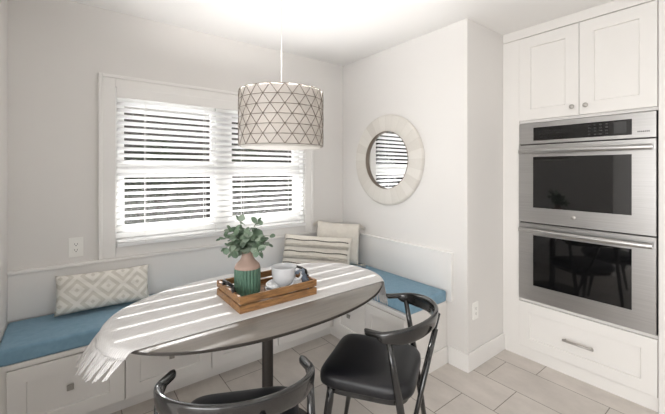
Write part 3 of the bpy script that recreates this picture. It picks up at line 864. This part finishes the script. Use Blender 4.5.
bm = bmesh.new(); slab(bm, FX, .555, .615, 1.615, 1.685, .0325, .0327); obj('touch_pad', bm, M['key'], ds)
bm = bmesh.new()
for i in range(7): slab(bm, FX, .452+i*.008, .457+i*.008, 1.614, 1.622, .030, .0304)
obj('badge', bm, M['slot'], cp_)
def oven_door(z0, z1, g0, g1, hz, badge):
    bm = bmesh.new()
    for b in ((a0, .530, z0, z1), (1.076, a1, z0, z1), (.530, 1.076, z0, g0), (.530, 1.076, g1, z1)): slab(bm, FX, *b, .010, .036)
    bmesh.ops.remove_doubles(bm, verts=bm.verts[:], dist=1e-5)
    do = obj('oven_door', bm, M['steel'], ov)
    bm = bmesh.new(); slab(bm, FX, .529, 1.077, g0-.001, g1+.001, .020, .0352); obj('door_glass', bm, M['oven_glass'], do)
    bm = bmesh.new(); slab(bm, FX, .526, 1.080, g0-.004, g1+.004, .020, .0345); obj('glass_border', bm, M['slot'], do)
    bm = bmesh.new(); rings = []
    for k in range(25):
        q = k/24; u = a0+.012+(a1-a0-.024)*q; bow = .050+.020*math.sin(PI*q)**.7
        ring = []
        for j in range(14):
            an = 2*PI*j/14; ring.append((XC-bow-.011*math.cos(an)-.012, u, hz+.0165*math.sin(an)))
        rings.append(ring)
    loft(bm, rings)
    for u in (a0+.03, a1-.03): slab(bm, FX, u-.014, u+.014, hz-.011, hz+.011, .036, .062)
    obj('handle', bm, M['steel'], do, smooth=True).modifiers.new('es','EDGE_SPLIT')
    if badge:
        bm = bmesh.new(); lathe(bm, [(0,-.0385),(.012,-.0385),(.0135,-.0375),(.0135,-.036)], (XC,.827,z0+.062), 24, axis='x'); obj('badge', bm, M['nickel'], do, smooth=True)
oven_door(1.013, 1.572, 1.122, 1.486, 1.526, True)
oven_door(.448, 1.004, .559, .922, .957, False)

# ------------------------------------------------------------------ unseen downlights added behind the viewer for fill
for i, (x, y) in enumerate(((-1.0,-.8),(1.0,-.8),(-1.0,-2.3),(1.0,-2.3))):
    lab = ['left of the two nearer', 'right of the two nearer', 'left of the two farther', 'right of the two farther'][i]
    t = thing('added_downlight', 'round fill downlight added unseen behind the viewer, %s ones' % lab, 'added fill light', (x,y,CH), 'added fill downlights')
    bm = bmesh.new(); lathe(bm, [(.065,0),(.085,0),(.085,-.006),(.07,-.010),(.065,-.004)], (x,y,CH), 32); obj('trim_ring', bm, M['downlight'], t, smooth=True)
    bm = bmesh.new(); lathe(bm, [(0,-.003),(.065,-.003),(.065,-.001),(0,-.001)], (x,y,CH), 32); obj('lens', bm, M['lens'], t)

# ------------------------------------------------------------------ light
def lamp(name, typ, loc, energy, color=(1,1,1), rot=None, **kw):
    l = bpy.data.lights.new(name, typ); l.energy = energy; l.color = color
    for k, v in kw.items(): setattr(l, k, v)
    o = bpy.data.objects.new(name, l); COL.objects.link(o); o.location = loc
    if rot is not None: o.rotation_euler = rot
    return o
sun = lamp('sun', 'SUN', (3, 9, 6), 16.0, (1,.985,.965), angle=math.radians(.4))
sun.rotation_euler = Vector((.13, 1, .364)).to_track_quat('Z','Y').to_euler()
lamp('fill_rear', 'AREA', (0,-3.25,1.12), 4, (1,1,1), (math.radians(90),0,0), shape='RECTANGLE', size=4.2, size_y=2.0)  # added fill from behind the camera, set in the invented opening
lamp('daylight_side_window', 'AREA', (-3.44,-.9,1.35), 140, (1,1,1), (math.radians(90),0,math.radians(-90)), shape='RECTANGLE', size=3.2, size_y=1.9)
lamp('daylight_window', 'AREA', (.965, 2.80, 1.42), 26, (1,1,1), (math.radians(-90),0,0), shape='RECTANGLE', size=1.4, size_y=1.0)
for x, y in ((-1.0,-.8),(1.0,-.8),(-1.0,-2.3),(1.0,-2.3)):
    lamp('downlight_fill', 'AREA', (x,y,CH-.012), 4, (1,.98,.96), (0,0,0), shape='DISK', size=.12)  # fill light added beneath the unseen downlights

wd_ = bpy.data.worlds.new('sky'); S.world = wd_; wd_.use_nodes = True
bg = wd_.node_tree.nodes['Background']; bg.inputs[0].default_value = (.92,.96,1,1); bg.inputs[1].default_value = .55

# ------------------------------------------------------------------ camera
cam = bpy.data.cameras.new('camera'); co = bpy.data.objects.new('camera', cam); COL.objects.link(co)
co.location = (0,0,1.39); co.rotation_euler = (math.radians(90), 0, math.radians(-37.4))
cam.sensor_width = 36; cam.lens = 341/665*36; cam.shift_y = -36.7/665; cam.clip_start = .02
S.camera = co
S.view_settings.view_transform = 'Standard'; S.view_settings.look = 'None'; S.view_settings.gamma = 1
S.view_settings.use_curve_mapping = False; S.view_settings.exposure = 0.22
S.cycles.use_denoising = True
S.cycles.max_bounces = 12; S.cycles.diffuse_bounces = 6; S.cycles.glossy_bounces = 5; S.cycles.transparent_max_bounces = 12
S.cycles.sample_clamp_indirect = 6
